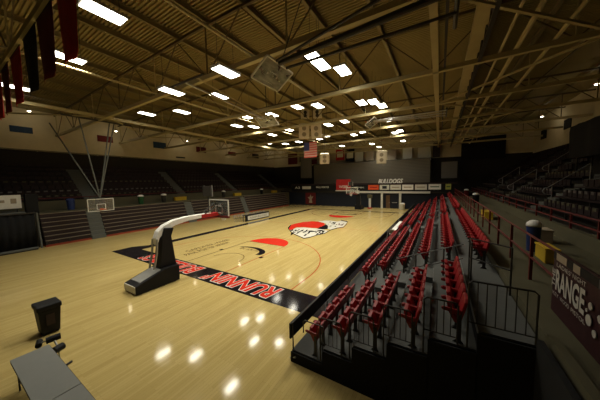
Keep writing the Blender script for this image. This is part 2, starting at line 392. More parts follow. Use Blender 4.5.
# dome wall lamps
def dome(p, lb, m=BULB, r=.2):
    t = thing('dome_lamp', p, lb, 'lamp', 'dome lamps along the side walls')
    MB().lathe(p, [(r,0),(r*.95,.06),(r*.6,.2),(r*.25,.26),(.03,.3)], 14).build('shade', BEIGE, t, smooth=True)
    MB().lathe((p[0],p[1],p[2]-.06), [(.02,-.02),(.11,0),(.13,.07),(.1,.12)], 12).build('bulb', m, t, smooth=True)
    MB().tube([(p[0],p[1],p[2]+.29),(p[0],p[1],13.3)],.012,5).build('stem', DARKST, t)
    ld = bpy.data.lights.new('lamp_glow','POINT'); ld.energy = 16; ld.color = (1,.85,.6); ld.shadow_soft_size = .12
    lo = bpy.data.objects.new('lamp_glow', ld); C.objects.link(lo); lo.parent = t; lo.location = (0,0,-.25)
for i, (x, y) in enumerate(((29,111),(116,131),(187.5,141),(235,147),(275,149.5))):
    dome(at(x,y,x=-23.6), 'small dome lamp in front of the cream left wall, %s from the near end' % ORD[i])
for i, (x, y) in enumerate(((597,84),(542,116.5),(518,133))):
    dome(at(x,y,x=22.6), 'small dome lamp in front of the cream right wall, %s from the near end' % ORD[i])

# ============================================================ WALL & PENDANT BANNERS
def rod_banner(name, pts, m, lb, cat, group, th, parts=None):
    pass
PX = [((62,63),(79,53),REDC,'bright red pendant on the near truss, rightmost of the row'),((42,81),(57,72),DKRED,'dark red pendant hanging left of the bright red one'),((28,92),(40,83),BLKCLOTH,'black pendant hanging between two dark red ones'),((14.5,101),(24,94),REDC,'red pendant hanging just left of the wide black one'),((5,108),(11.5,101),DKRED,'narrow-looking dark red pendant, second from the left end of the row'),((-1,114),(4,110),REDC,'red pendant cut by the left edge of the picture')]
for a, b, m, lb in PX:
    x0 = at(*a,y=-6.1).x+.12; x1 = at(*b,y=-6.1).x+.15; z0 = 8.55
    t = thing('pendant_banner', ((x0+x1)/2,-6.1,ZB-.15), lb+', under the roof', 'banner', 'pendants on the near truss')
    mb = MB(); N = 8; vs = []; fs = []
    for j in range(9):
        for k in range(N+1):
            u = k/N; w = j/8
            vs.append((x0+(x1-x0)*u, -6.1+.05*math.sin(u*9+w*2)*w, ZB-.14-(ZB-.14-z0)*w))
    for j in range(8):
        for k in range(N): q = j*(N+1)+k; fs.append((q,q+1,q+N+2,q+N+1))
    mb.add(vs, fs); o = mb.build('cloth', m, t, smooth=True)
    so = o.modifiers.new('thick','SOLIDIFY'); so.thickness = .012
    MB().tube([(x0-.05,-6.1,ZB-.13),(x1+.05,-6.1,ZB-.13)],.025,6).build('rod', DARKST, t)
def wall_banner(q, m, lb, inner=None, x=None, y=None, cat='banner', grp=None, inset=.12, icol=None, name='wall_banner'):
    (ax, ay), (bx, by) = q
    k = dict(x=x) if x is not None else dict(y=y)
    p0, p1 = at(ax,ay,**k), at(bx,by,**k); zt, zb = max(p0.z,p1.z), min(p0.z,p1.z)
    if x is not None:
        y0, y1 = sorted((p0.y,p1.y)); s = .05 if x < 0 else -.05
        t = B(min(x,x+s),max(x,x+s),y0,y1,zb,zt).build(name, m, origin=(x,(y0+y1)/2,zb))
        if icol: B(min(x+s,x+s*1.2),max(x+s,x+s*1.2),y0+(y1-y0)*inset,y1-(y1-y0)*inset,zb+(zt-zb)*.25,zt-(zt-zb)*.25).build('printed_panel', icol, t)
    else:
        x0, x1 = sorted((p0.x,p1.x))
        t = B(x0,x1,y-.05,y,zb,zt).build(name, m, origin=((x0+x1)/2,y,zb))
        if icol: B(x0+(x1-x0)*inset,x1-(x1-x0)*inset,y-.06,y-.05,zb+(zt-zb)*.25,zt-(zt-zb)*.25).build('printed_panel', icol, t)
    return tag(t, lb, cat, grp)
G = 'banners on the left wall'
wall_banner(((9,125),(33,134)), BLUEC, 'wide blue banner on the cream left wall, nearest the camera', x=-25.6, grp=G)
wall_banner(((97,135),(113,143)), DKRED, 'dark maroon banner on the left wall, second from the near end', x=-25.6, grp=G)
wall_banner(((153,141.5),(166,149)), BLUEC, 'smaller blue banner on the left wall above the first aisle stairs', x=-25.6, grp=G)
wall_banner(((196,146.5),(206,153)), DKRED, 'red banner on the left wall between two dome lamps, fourth from the near end', x=-25.6, grp=G)
wall_banner(((228,151.5),(235.5,156)), DKRED, 'small red banner on the left wall, fifth from the near end', x=-25.6, grp=G)
wall_banner(((252,153.5),(258.5,158.5)), MAROON, 'farthest dark banner on the left wall', x=-25.6, grp=G)
wall_banner(((176,156.5),(185,158.5)), BLACK, 'small black loudspeaker bar low on the left wall', x=-25.6, cat='speaker', name='wall_speaker')
wall_banner(((547,128.5),(541,140)), BLKCLOTH, 'dark banner on the right wall, the farther of two', x=24.2, grp='banners on the right wall')
wall_banner(((572,117),(564,130)), BLKCLOTH, 'dark banner on the right wall, the nearer of two', x=24.2, grp='banners on the right wall')
G = 'banners on the far wall'; Y = 39.6
for q, m, ic, lb in [(((336,149),(344.3,160)),REDC,OFFW,'red banner with a pale emblem high on the far wall'),(((345.5,149.5),(354.5,161)),BLKCLOTH,OFFW,'black banner with pale marks beside the red emblem banner'),
   (((355.3,151.5),(363,161)),OFFW,None,'plain white hanging banner right of the black one'),(((366.3,151.5),(373.3,160)),TAN,None,'tan hanging banner left of the white loudspeaker'),(((387.5,150.5),(396,159.5)),TAN,None,'tan hanging banner right of the white loudspeaker'),
   (((403,148),(412,159)),WHITE,None,'brightest white hanging banner on the far wall'),(((418,148),(431,160)),OFFW,None,'wide greyish hanging banner between white and maroon ones'),(((433,143.5),(440,157)),MAROON,None,'tall maroon banner at the right end of the far banner row'),
   (((288,152.5),(297.5,164)),DKRED,None,'dark red banner on the far wall left of the flag'),(((299.5,155),(303,162)),MAROON,None,'narrow maroon banner just left of the flag'),(((309,160),(317,164)),DKRED,None,'dark red banner low behind the flag')]:
    wall_banner(q, m, lb, y=Y, grp=G, icol=ic)
# hanging line the far banners share
o = MB().tube([at(284,153,y=Y-.02)+V((0,0,2.6)),at(445,146,y=Y-.02)+V((0,0,1.8))],.03).build('banner_cable', DARKST, origin=(0,Y,12)); tag(o,'dark cable above the far row of banners','cable')

# ================================================================= FAR END
o = B(-12.3,10.6,37.9,38.05,4.5,8.75).build('divider_curtain', CURT, origin=(0,38,4.5)); tag(o,'long grey-brown divider curtain behind the far balcony','curtain')
MB().tube([(-12.5,37.98,8.77),(10.8,37.98,8.77)],.07).build('curtain_track', DARKST, o)
o = wall_banner(((300.5,155.5),(312,178)), mat('grey_cloth',(.16,.15,.13),.8), 'plain grey panel hanging at the left end of the divider curtain', y=37.6, cat='curtain', name='grey_curtain')
wall_banner(((441.5,162),(457,178)), mat('grey_cloth',(.16,.15,.13),.8), 'plain grey curtain hanging right of the tall maroon banner', y=37.6, cat='curtain', name='grey_curtain')
q = (at(461.5,142,y=40.3), at(505,161,y=40.3))
o = B(q[0].x,q[1].x,40.2,40.3,8.3,11.9).build('black_curtain', BLKCLOTH, origin=(18,40.3,8.3)); tag(o,'black curtain covering the far wall behind the right stand','curtain')
lt = thing('letter_sign', (4.6,35.4,4.25), 'white stand-up BULLDOGS letters on the far balcony rail', 'sign')
lettering('letters', 'BULLDOGS', (2.55,34.55,4.42), (1,0,0), (0,0,1), 4.1, .82, WHITE, lt, bold=.02, shear=.3, lift=0, thick=.05)
B(2.5,6.8,34.45,34.65,4.26,4.42).build('base_rail', DARKST, lt)
G = 'advertising boards on the far balcony'
def board(x0, x1, z0, z1, m, lb, bar=None, y=34.5):
    t = B(x0,x1,y-.05,y,z0,z1).build('advertising_board', m, origin=((x0+x1)/2,y,z0)); tag(t, lb, 'sign', G)
    if bar: 
        w = x1-x0; h = z1-z0
        B(x0+w*.15,x1-w*.15,y-.06,y-.05,z0+h*.42,z0+h*.6).build('printed_line', bar, t)
    return t
ZA, ZC = 3.32, 4.2
ax = lambda p: at(p,187,y=34.5).x
board(ax(368.3),ax(378.7),ZA,ZC,ORANGEB,'orange advertising board on the far balcony', REDC)
bx = board(ax(379.7),ax(389.3),ZA,ZC,OFFW,'white advertising board with a dark block letter, next to the orange one')
B(ax(382.3),ax(386.8),34.44,34.45,3.5,4.0).build('dark_emblem', NAVY, bx)
board(ax(390.3),ax(401),ZA,ZC,OFFW,'second white advertising board from the orange one',TAN)
board(ax(402.2),ax(413.3),ZA,ZC,WHITE,'third white advertising board from the orange one',TAN)
board(ax(415),ax(427),ZA,ZC,OFFW,'fourth white advertising board from the orange one',TAN)
board(ax(428.5),ax(441),ZA+.05,ZC+.05,WHITE,'white and green advertising board beside the yellow-green one',GREEN)
board(ax(445.5),ax(451),ZA+.05,ZC+.05,YGREEN,'yellow-green advertising board at the right end of the far balcony',GREEN)
b = board(ax(350.5),ax(367.8),ZA,ZC-.1,BLACK,'long black advertising board left of the orange one'); lettering('board_lettering','PORTER ARENA',(-1.9,34.45,3.6),(1,0,0),(0,0,1),1.9,.28,OFFW,b,lift=.004)
b = board(-10.4,-5.35,ZA,ZC,BLKCLOTH,'black name board in the middle of the far balcony front'); lettering('board_lettering','PAUL PORTER',(-10.0,34.45,3.65),(1,0,0),(0,0,1),2.9,.36,OFFW,b,bold=.02,lift=.004)
b = board(-16.0,-10.9,ZA-.1,ZC+.1,BLACK,'black board with white figures at the far left corner'); lettering('board_lettering','A3',(-15.3,34.45,3.5),(1,0,0),(0,0,1),1.3,.5,WHITE,b,bold=.02,lift=.004); B(-13.4,-11.3,34.43,34.45,3.45,4.05).build('white_panel', OFFW, b)
t = B(-5.5,-2.6,34.33,34.41,3.23,5.35).build('red_banner', REDC, origin=(-4,34.33,3.3)); tag(t,'big red banner draped over the far balcony rail','banner')
lettering('banner_lettering','WEBB',(-4.9,34.33,3.65),(1,0,0),(0,0,1),1.8,.5,WHITE,t,lift=.004)
B(-5.6,-.9,34.2,34.5,3.05,3.22).build('ledge', OFFW, t)
t = B(-12.75,-10.3,34.66,34.72,.2,2.65).build('wall_poster', DKRED, origin=(-11.5,34.7,.2)); tag(t,'dark red poster with a pale figure on the far lower wall','poster')
MB().prism([(-11.9,34.65,.5),(-11.1,34.65,.5),(-11.25,34.65,1.3),(-10.8,34.65,1.9),(-11.3,34.65,1.8),(-11.5,34.65,2.3),(-11.7,34.65,1.8),(-12.2,34.65,1.7),(-11.75,34.65,1.2)],(0,.012,0)).build('printed_figure', TAN, t)
# things standing at the far end
def bin_(loc, m, lidm, lb, r=.3, h=.85, grp=None, name='trash_can'):
    x, y, z = loc; t = thing(name, loc, lb, 'trash can', grp)
    MB().lathe(loc, [(r*.82,0),(r*.85,.02),(r,h),(r*1.03,h+.02)], 18).build('body', m, t, smooth=True)
    MB().lathe((x,y,z+h+.02), [(r*1.06,0),(r*1.08,.06),(r*.95,.13),(r*.6,.2),(r*.3,.22)], 18).build('lid', lidm, t, smooth=True)
    return t
p = at(404,209,z=0); bin_((6.75,33.6,0), OFFW, WHITE, 'white drum standing by the right post of the far doors', r=.4, h=.9)
sc = thing('pole_pad', (1.4,33.2,0), 'white and red padded post stand beside the far goal', 'stand')
MB().lathe((1.4,33.2,0), [(.45,0),(.45,.12),(.2,.2)],16).build('base', REDC, sc)
MB().lathe((1.4,33.2,.18), [(.16,0),(.2,.2),(.2,1.6),(.12,1.7)],14).build('pad', WHITE, sc)
B(1.0,1.8,33.0,33.4,1.85,2.5).build('head_box', CONC, sc, bevel=.05)

# ================================================================== GOALS
def portable_goal(name, y0, s, lb):
    """portable goal whose backboard stands at y0+s*1.22; s=+1 faces the far end"""
    f = lambda y: y0+s*y
    t = thing(name, (0,f(-2.8),0), lb, 'basketball goal', 'portable basketball goals')
    P = lambda x,y,z: (x,f(y),z)
    # base box with a sloping rear hood, width 1.1
    prof = [(-3.92,.04),(-3.92,.42),(-3.75,.48),(-2.6,.84),(-1.88,.84),(-1.88,.04)]
    MB().prism([P(-.55,y,z) for y,z in prof],(1.1,0,0)).build('base_pad', BLACK, t, bevel=.03)
    MB().prism([P(-.5,-3.96,.1),P(.5,-3.96,.1),P(.5,-3.96,.42),P(-.5,-3.96,.42)],(0,-s*-.03,0)).build('rear_panel', OFFW, t)
    MB().prism([P(-.42,-3.7,.505),P(-.42,-2.75,.80),P(-.42,-2.75,.82),P(-.42,-3.7,.525)],(.84,0,0)).build('ballast_cover', STEEL, t)
    for sx in (-.45,.45):
        for yy in (-3.7,-2.1): MB().tube([P(sx-.03,yy,.05),P(sx+.03,yy,.05)],.05,12).build('caster', DARKST, t)
    # padded leaning upright
    MB().prism([P(-.3,-2.7,.83),P(-.3,-1.88,.83),P(-.3,-2.05,2.35),P(-.3,-1.9,2.75),P(-.3,-2.35,2.8),P(-.3,-2.5,2.3)],(.6,0,0)).build('upright_pad', BLACK, t, bevel=.03)
    for sx in (-.22,.22): MB().tube([P(sx,-2.95,.85),P(sx,-2.78,1.6),P(sx,-2.72,2.3)],.05,8).build('rear_strut', STEEL, t)
    # goose-neck arm
    cur = [(-2.75,2.15),(-2.62,2.5),(-2.3,2.78),(-1.8,2.98),(-1.0,3.1),(0.2,3.13),(.95,3.13)]
    top = [(y,z+.19-.022*i) for i,(y,z) in enumerate(cur)]; bot = [(y+.05,z-.19+.015*i) for i,(y,z) in enumerate(cur)]
    mb = MB(); n = len(cur)
    vs = [P(x,y,z) for x in (-.17,.17) for y,z in top+bot]
    fs = []
    for i in range(n-1):
        a,b,c_,d_ = i,i+1,n+i+1,n+i; o_ = 2*n
        fs += [(a,b,c_,d_),(a+o_,d_+o_,c_+o_,b+o_),(a,a+o_,b+o_,b),(d_,c_,c_+o_,d_+o_)]
    fs += [(0,n,n+2*n,2*n),(n-1,3*n-1,4*n-1,2*n-1)]
    mb.add(vs, fs).build('arm', WHITE, t, bevel=.02)
    for sx in (-.35,.35): MB().tube([P(sx*.4,.1,3.2),P(sx,1.15,3.75)],.03,6).build('board_strut', DARKST, t)
    # backboard
    yb = 1.22
    MB().prism([P(-.86,yb,2.95),P(.86,yb,2.95),P(.86,yb,3.92),P(-.86,yb,3.92)],(0,.015,0)).build('backboard_glass', GLASS, t)
    fr = MB()
    for a,b in (((-.9,2.93),(.9,2.93)),((-.9,3.95),(.9,3.95)),((-.9,2.93),(-.9,3.95)),((.9,2.93),(.9,3.95))): fr.bar(P(a[0],yb+s*.01,a[1]),P(b[0],yb+s*.01,b[1]),.06,.06)
    fr.build('backboard_frame', OFFW, t)
    sq = MB()
    for a,b in (((-.3,3.12),(.3,3.12)),((-.3,3.57),(.3,3.57)),((-.3,3.12),(-.3,3.57)),((.3,3.12),(.3,3.57))): sq.bar(P(a[0],yb+s*.02,a[1]),P(b[0],yb+s*.02,b[1]),.05,.03)
    sq.build('target_square', WHITE, t)
    MB().prism([P(-.93,yb-.06,2.83),P(.93,yb-.06,2.83),P(.93,yb-.06,2.97),P(-.93,yb-.06,2.97)],(0,s*.12,0)).build('edge_pad', DKRED, t)
    MB().prism([P(-.2,-.15,2.98),P(.2,-.15,2.98),P(.2,-.15,3.2),P(-.2,-.15,3.2)],(0,s*1.15,0)).build('arm_pad', REDC, t, bevel=.02)
    rm = [P(.225*math.cos(a),yb+.38+.225*math.sin(a),3.05) for a in [2*PI*i/20 for i in range(21)]]
    MB().tube(rm,.012,6).build('rim', ORANGE, t); B(-.1,.1,min(f(yb),f(yb+.16)),max(f(yb),f(yb+.16)),2.98,3.06).build('rim_bracket', ORANGE, t)
    nt = MB()
    for i in range(12):
        a0 = 2*PI*i/12
        for dd in (1,-1):
            a1 = a0+dd*PI/6; nt.tube([P(.22*math.cos(a0),yb+.38+.22*math.sin(a0),3.04),P(.16*math.cos(a1),yb+.38+.16*math.sin(a1),2.8),P(.13*math.cos(a0),yb+.38+.13*math.sin(a0),2.6)],.006,4)
    nt.build('net', NETM, t)
    # shot clock on its post above the board
    MB().tube([P(-.35,.75,3.1),P(-.35,.75,4.25)],.035,8).build('clock_post', DARKST, t)
    c = MB().prism([P(-.72,.65,4.22),P(.02,.65,4.22),P(.02,.65,4.85),P(-.72,.65,4.85)],(0,s*.12,0)).build('shot_clock', DARKST, t, bevel=.01)
    for sx in (-.72,.02): MB().bar(P(sx,.78,4.2),P(sx,.78,4.88),.05).build('clock_edge', STEEL, c)
    return t
portable_goal('portable_goal', 0, 1, 'white-armed portable basketball goal on a black padded base at the near baseline')
portable_goal('portable_goal', YL, -1, 'black portable basketball goal standing at the far baseline')

def board_assembly(t, o, ux, uz, n, gl=None):
    """1.83 x 1.07 glass board centred at o; ux across, uz up, n the facing direction"""
    o, ux, uz, n = V(o), V(ux).normalized(), V(uz).normalized(), V(n).normalized()
    P = lambda a,b,c=0: o+ux*a+uz*b+n*c
    MB().prism([P(-.88,-.5),P(.88,-.5),P(.88,.5),P(-.88,.5)], n*.015).build('backboard_glass', gl or GLARE_GLASS, t)
    fr = MB()
    for a,b in (((-.9,-.52),(.9,-.52)),((-.9,.52),(.9,.52)),((-.9,-.52),(-.9,.52)),((.9,-.52),(.9,.52))): fr.bar(P(*a),P(*b),.06)
    fr.build('backboard_frame', OFFW, t)
    sq = MB()
    for a,b in (((-.3,-.38),(.3,-.38)),((-.3,.07),(.3,.07)),((-.3,-.38),(-.3,.07)),((.3,-.38),(.3,.07))): sq.bar(P(*a,.02),P(*b,.02),.035)
    sq.build('target_square', WHITE, t)
    c = P(0,-.38,.38)
    MB().tube([c+ux*.225*math.cos(a)+n*.225*math.sin(a) for a in [2*PI*i/20 for i in range(21)]],.014,6).build('rim', ORANGE, t)
    MB().bar(P(0,-.38,.02),P(0,-.38,.17),.18,.09).build('rim_bracket', ORANGE, t)
# lowered side goal hung from the roof on the left
t = thing('hanging_goal', (-13.4,-.4,10.6), 'ceiling-hung side goal lowered in front of the left bleachers', 'basketball goal')
board_assembly(t, (-13.4,-.4,3.32), (0,-1,0), (0,0,1), (1,0,0), GLASS)
top = (-13.5,-.4,3.9)
for nm, p in (('mast',(-13.5,-1.35,10.7)),('mast',(-13.5,.75,10.7)),('mast',(-13.5,1.1,10.7)),('back_brace',(-17.5,-2.2,10.6))):
    MB().tube([top,p],.05,8).build(nm, STEPG, t)
B(-13.62,-13.45,-.7,-.1,3.1,3.95).build('mast_bracket', DARKST, t)
MB().tube([(-13.5,-2.4,10.66),(-13.5,2.4,10.66)],.07,8).build('pivot_pipe', DARKST, t)
# folded goals
t = thing('folded_goal', (12.6,-.4,10.5), 'ceiling-hung side goal folded up on a thick dark mast, nearest the camera', 'basketball goal', 'goals folded up under the roof')
bc = at(273,75,y=-.4)
board_assembly(t, bc, (0,1,0), (.82,0,.57), (-.57,0,.82))
MB().tube([bc+V((.45,-.15,.30)),(12.4,-.55,10.2)],.11,10).build('mast', DARKST, t); MB().tube([bc+V((.45,.35,.30)),(12.4,.8,10.35)],.055,8).build('mast', DARKST, t)
MB().tube([bc+V((.45,-.35,.30)),(12.4,-1.6,10.35)],.05,8).build('mast', DARKST, t)
MB().tube([(12.4,-2.2,10.42),(12.4,1.8,10.42)],.07,8).build('pivot_pipe', DARKST, t)
MB().tube([bc+V((.3,0,.1)),(7.2,-.3,12.0),(8.2,-.2,13.2)],.02,6).build('hoist_cable', DARKST, t)
t = thing('folded_goal', (0,-.6,10.6), 'ceiling-hung end goal folded up over the near free throw lane', 'basketball goal', 'goals folded up under the roof')
bc = at(267,121.5,y=6.6)
board_assembly(t, bc, (1,0,0), (0,-.82,.57), (0,.57,.82))
MB().tube([bc+V((0,-.2,.1)),(0,-.6,10.55)],.06,8).build('mast', STEEL, t); MB().tube([bc+V((.35,-.2,.1)),(1.0,-.6,10.55)],.035,8).build('mast', CREAM, t); MB().tube([bc+V((-.35,-.2,.1)),(-1.0,-.6,10.55)],.035,8).build('mast', CREAM, t)
MB().tube([(-1.5,-.6,10.6),(1.5,-.6,10.6)],.06,8).build('pivot_pipe', DARKST, t)
MB().tube([bc+V((0,0,.1)),(bc.x,bc.y-.1,13.3)],.035,6).build('hoist_cable', DARKST, t)
t = thing('folded_goal', (12.6,14.2,10.5), 'ceiling-hung side goal folded up above centre court, farther of the side ones', 'basketball goal', 'goals folded up under the roof')
bc = at(372,123,y=14.2)
board_assembly(t, bc, (0,1,0), (.82,0,.57), (-.57,0,.82))
for dy in (-.9,0,.9): MB().tube([bc+V((.1,dy*.3,.12)),(12.4,14.2+dy,10.4)],.05,8).build('mast', STEEL, t)
MB().tube([(12.4,12.8,10.42),(12.4,15.6,10.42)],.06,8).build('pivot_pipe', DARKST, t)

# =========================================================== HANGING SPEAKERS & FLAG
def speaker(loc, rz, w, d, h, m, lb, tilt=0, name='hanging_speaker', round_=False, top=13.0):
    x, y, z = loc
    t = thing(name, loc, lb, 'speaker', 'loudspeakers hung above the court')
    c, s = math.cos(rz), math.sin(rz)
    def P(a,b,cz): 
        b2 = b*math.cos(tilt)-cz*math.sin(tilt); z2 = b*math.sin(tilt)+cz*math.cos(tilt)
        return (x+a*c-b2*s, y+a*s+b2*c, z+z2)
    prof = [(-w/2,-d/2),(w/2,-d/2),(w*.36,d/2),(-w*.36,d/2)]
    MB().prism([P(a,b,-h/2) for a,b in prof], V(P(0,0,h/2))-V(P(0,0,-h/2))).build('cabinet', m, t, bevel=.05 if not round_ else .12)
    g = MB().prism([P(a,-d/2-.012,cz) for a,cz in ((-w*.42,-h*.44),(w*.42,-h*.44),(w*.42,h*.44),(-w*.42,h*.44))], V(P(0,-d/2,0))-V(P(0,-d/2-.012,0))).build('grille', BONE, t)
    for cz in (-h*.2,h*.2): MB().prism([P(w*.2*math.cos(a),-d/2-.02,cz+w*.2*math.sin(a)) for a in [2*PI*i/16 for i in range(16)]], V(P(0,-d/2,0))-V(P(0,-d/2-.01,0))).build('cone', DARKST if name.endswith('horn') else mat('dark_grille',(.25,.21,.14),.8), t)
    MB().tube([(x,y,z+h/2-.05),(x,y,top)],.02,5).build('hanger_cable', DARKST, t)
    return t
Y = 14.3; c0 = at(312,114,y=Y)
speaker((at(304.5,114.5,y=Y).x,Y,at(304.5,114.5,y=Y).z), .75, .95, .7, .85, BONE, 'upper left loudspeaker of the centre-court cluster', .15, 'speaker_horn')
speaker((at(318,114,y=Y).x,Y,at(318,114,y=Y).z), .2, .95, .7, .85, BONE, 'upper right loudspeaker of the centre-court cluster', .15, 'speaker_horn')
speaker((at(304,131,y=Y).x,Y,at(304,131,y=Y).z), .55, 1.2, .8, 1.6, BONE, 'lower left tall loudspeaker above the flag', .3, round_=True, top=11.15)
speaker((at(317,131,y=Y).x,Y,at(317,131,y=Y).z), .25, 1.2, .8, 1.6, BONE, 'lower right tall loudspeaker above the flag', .3, round_=True, top=11.15)
p = at(324.5,158.5,y=22); speaker(p, .45, 1.35, .9, 1.45, BEIGE, 'cream loudspeaker hanging alone just right of the flag', .25)
p = at(381.5,157,y=25); speaker(p, .2, 1.3, .9, 1.75, BEIGE, 'cream loudspeaker hanging in front of the far banners', .2)
p = at(288,119,y=Y); 
fl = thing('flag', (at(310.5,142,y=Y).x,Y,at(310.5,142,y=Y).z), 'striped red and white flag with blue corner hanging under the loudspeakers', 'flag')
f0, f1 = at(304,143,y=Y), at(317,157,y=Y); W, Hh = f1.x-f0.x, f0.z-f1.z
for i in range(13): B(f0.x,f1.x,Y-.01,Y+.01,f0.z-Hh*(i+1)/13,f0.z-Hh*i/13).build('red_stripe' if i%2==0 else 'white_stripe', mat('flag_red',(.62,.10,.08),.8) if i%2==0 else mat('flag_white',(.62,.40,.33),.8), fl)
B(f0.x,f0.x+W*.42,Y-.022,Y-.01,f0.z-Hh*7/13,f0.z).build('canton', mat('flag_blue',(.05,.05,.16),.8), fl)
MB().tube([(f0.x-.1,Y,f0.z+.02),(f1.x+.1,Y,f0.z+.02)],.02,6).build('rod', DARKST, fl)
for x in (f0.x,f1.x): MB().tube([(x,Y,f0.z+.02),(x,Y,f0.z+.3)],.008,4).build('hanging_cord', DARKST, fl)

# ================================================================ LEFT BLEACHERS
ya1, ya2, ya3 = 0.0, at(191,206,x=-16).y, at(245.5,203,x=-16).y
aisles = [ya1, ya2, ya3, 33.2]
edges = [-3.5]+[e for a in aisles[:3] for e in (a-.55,a+.55)]+[32.6]
names = ['short bank of closed maroon bleachers at the near end, left of the hanging goal','long bank of closed maroon bleachers behind the near goal','bank of closed maroon bleachers behind the courtside board','far bank of closed maroon bleachers next to the far corner']
NR = 7
RX = lambda i: -15.75-.17*i
for b in range(4):
    y0, y1 = edges[2*b], edges[2*b+1]
    t = thing('bleacher_bank', (-16.4,(y0+y1)/2,0), names[b], 'bleachers', 'closed bleachers on the left')
    B(-17.05,RX(0)+.02,y0,y1,0,.16).build('base_board', BOARDRED, t)
    for i in range(NR):
        z0 = .17+.365*i; r = B(-17.05,RX(i),y0,y1,z0,z0+.3).build('seat_row', MAROON, t)
        B(RX(i)-.16,RX(i)+.04,y0,y1,z0+.3,z0+.352).build('row_edge', SEATEDGE, r)
    n = max(2,int((y1-y0)/2.4))
    for k in range(n+1): y = y0+.06+(y1-y0-.12)*k/n; B(RX(0),RX(0)+.05,y-.04,y+.04,.16,.5).build('guide_rail', DARKST, t)
for b in range(3):
    a = aisles[b]; t = thing('bleacher_steps', (-16.2,a,0), 'grey aisle steps through the closed left bleachers, %s from the near end' % ORD[b], 'steps', 'steps through the closed bleachers')
    for i in range(NR): B(-17.05,RX(i)+.08,a-.53,a+.53,.365*i+(.002 if i else 0),.365*(i+1)).build('step', STEPG, t)
# upper left stand
ua = [-7.0, 1.0, 11.3, 21.6, 34.0]
def upper_stand(sx, x0, z0, dx, dz, n, cuts, ylo, yhi, side, zbase, hole=None):
    ed = [ylo]+[e for a in cuts for e in (a-.6,a+.6)]+[yhi]
    for b in range(len(ed)//2):
        y0, y1 = ed[2*b], ed[2*b+1]
        if y1-y0 < .5: continue
        t = thing('seating_section', (x0,(y0+y1)/2,zbase), 'dark upper %s stand section, %s from the near end, rows of dark red seats' % (side, ORD[b]), 'seating', 'upper %s stand sections' % side)
        for i in range(n):
            xa, xb = x0+sx*dx*i, x0+sx*dx*(i+1); z = z0+dz*i
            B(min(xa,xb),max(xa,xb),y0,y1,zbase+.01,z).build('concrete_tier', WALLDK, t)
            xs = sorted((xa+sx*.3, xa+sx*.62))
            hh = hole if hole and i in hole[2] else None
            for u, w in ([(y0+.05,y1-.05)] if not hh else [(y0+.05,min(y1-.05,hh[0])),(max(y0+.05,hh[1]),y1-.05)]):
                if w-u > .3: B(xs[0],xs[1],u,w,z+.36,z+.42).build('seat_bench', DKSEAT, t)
            xs = sorted((xa+sx*.60, xa+sx*.65)); m = MB(); k = int((y1-y0-.2)/.55)
            skip = lambda yy: hh and hh[0]-.5 < yy < hh[1]
            for j in range(k):
                yy = y0+.1+.55*j
                if not skip(yy): m.box(xs[0],xs[1],yy+.03,yy+.5,z+.44,z+.80)
            if m.v: m.build('seat_backs', DKSEAT, t, kind='stuff')
            m = MB(); xs = sorted((xa+sx*.585, xa+sx*.598))
            if i in (0,1,3):
                for j in range(k): yy = y0+.1+.55*j; m.box(xs[0],xs[1],yy+.14,yy+.40,z+.66,z+.79)
                m.build('seat_plates', PLATE if i == 1 else CONC, t, kind='stuff')
            for yy in (y0+.3,(y0+y1)/2,y1-.3):
                if not skip(yy): B(min(xa+sx*.42,xa+sx*.5),max(xa+sx*.42,xa+sx*.5),yy-.04,yy+.04,z,z+.37).build('bench_leg', DARKST, t)
    for b, a in enumerate(cuts):
        t = thing('aisle_stairs', (x0,a,zbase), 'grey aisle stairs climbing the upper %s stand, %s from the near end' % (side, ORD[b]), 'stairs', 'upper %s stand stairs' % side)
        for i in range(2*n):
            xa, xb = x0+sx*dx*i/2, x0+sx*dx*(i+1)/2
            B(min(xa,xb),max(xa,xb),a-.59,a+.59,zbase+.01,z0+dz*(i/2)).build('step', STEPG, t)
            B(min(xa,xa+sx*.04),max(xa,xa+sx*.04),a-.59,a+.59,z0+dz*(i/2)+.001,z0+dz*(i/2)+.012).build('step_edge', CONC, t)
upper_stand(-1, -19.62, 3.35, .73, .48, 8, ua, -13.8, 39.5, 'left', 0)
o = MB().tube([(-19.4,-13.5,3.9),(-19.4,39.5,3.9)],.035,6).build('top', REDRAIL, thing('parapet_rail',(-19.4,12,3.66),'long dark red rail along the front of the upper left stand','railing'))
for k in range(28): MB().tube([(-19.4,-13+1.95*k,3.64),(-19.4,-13+1.95*k,3.9)],.025,6).build('rail_post', REDRAIL, bpy.data.objects['parapet_rail'])
MB().tube([(-25.45,-13.5,8.9),(-25.45,39.5,8.9)],.03,6).build('back_rail', CREAM, origin=(-25.45,12,8.9)); tag(bpy.data.objects['back_rail'],'thin rail along the foot of the cream left wall','railing')
t = thing('wall_rail_brackets', (-25.5,12,8.8), 'row of brackets carrying the thin rail on the left wall', 'brackets')
for k in range(20): B(-25.6,-25.43,-12+2.6*k-.02,-12+2.6*k+.02,8.82,8.88).build('bracket', CREAM, t)
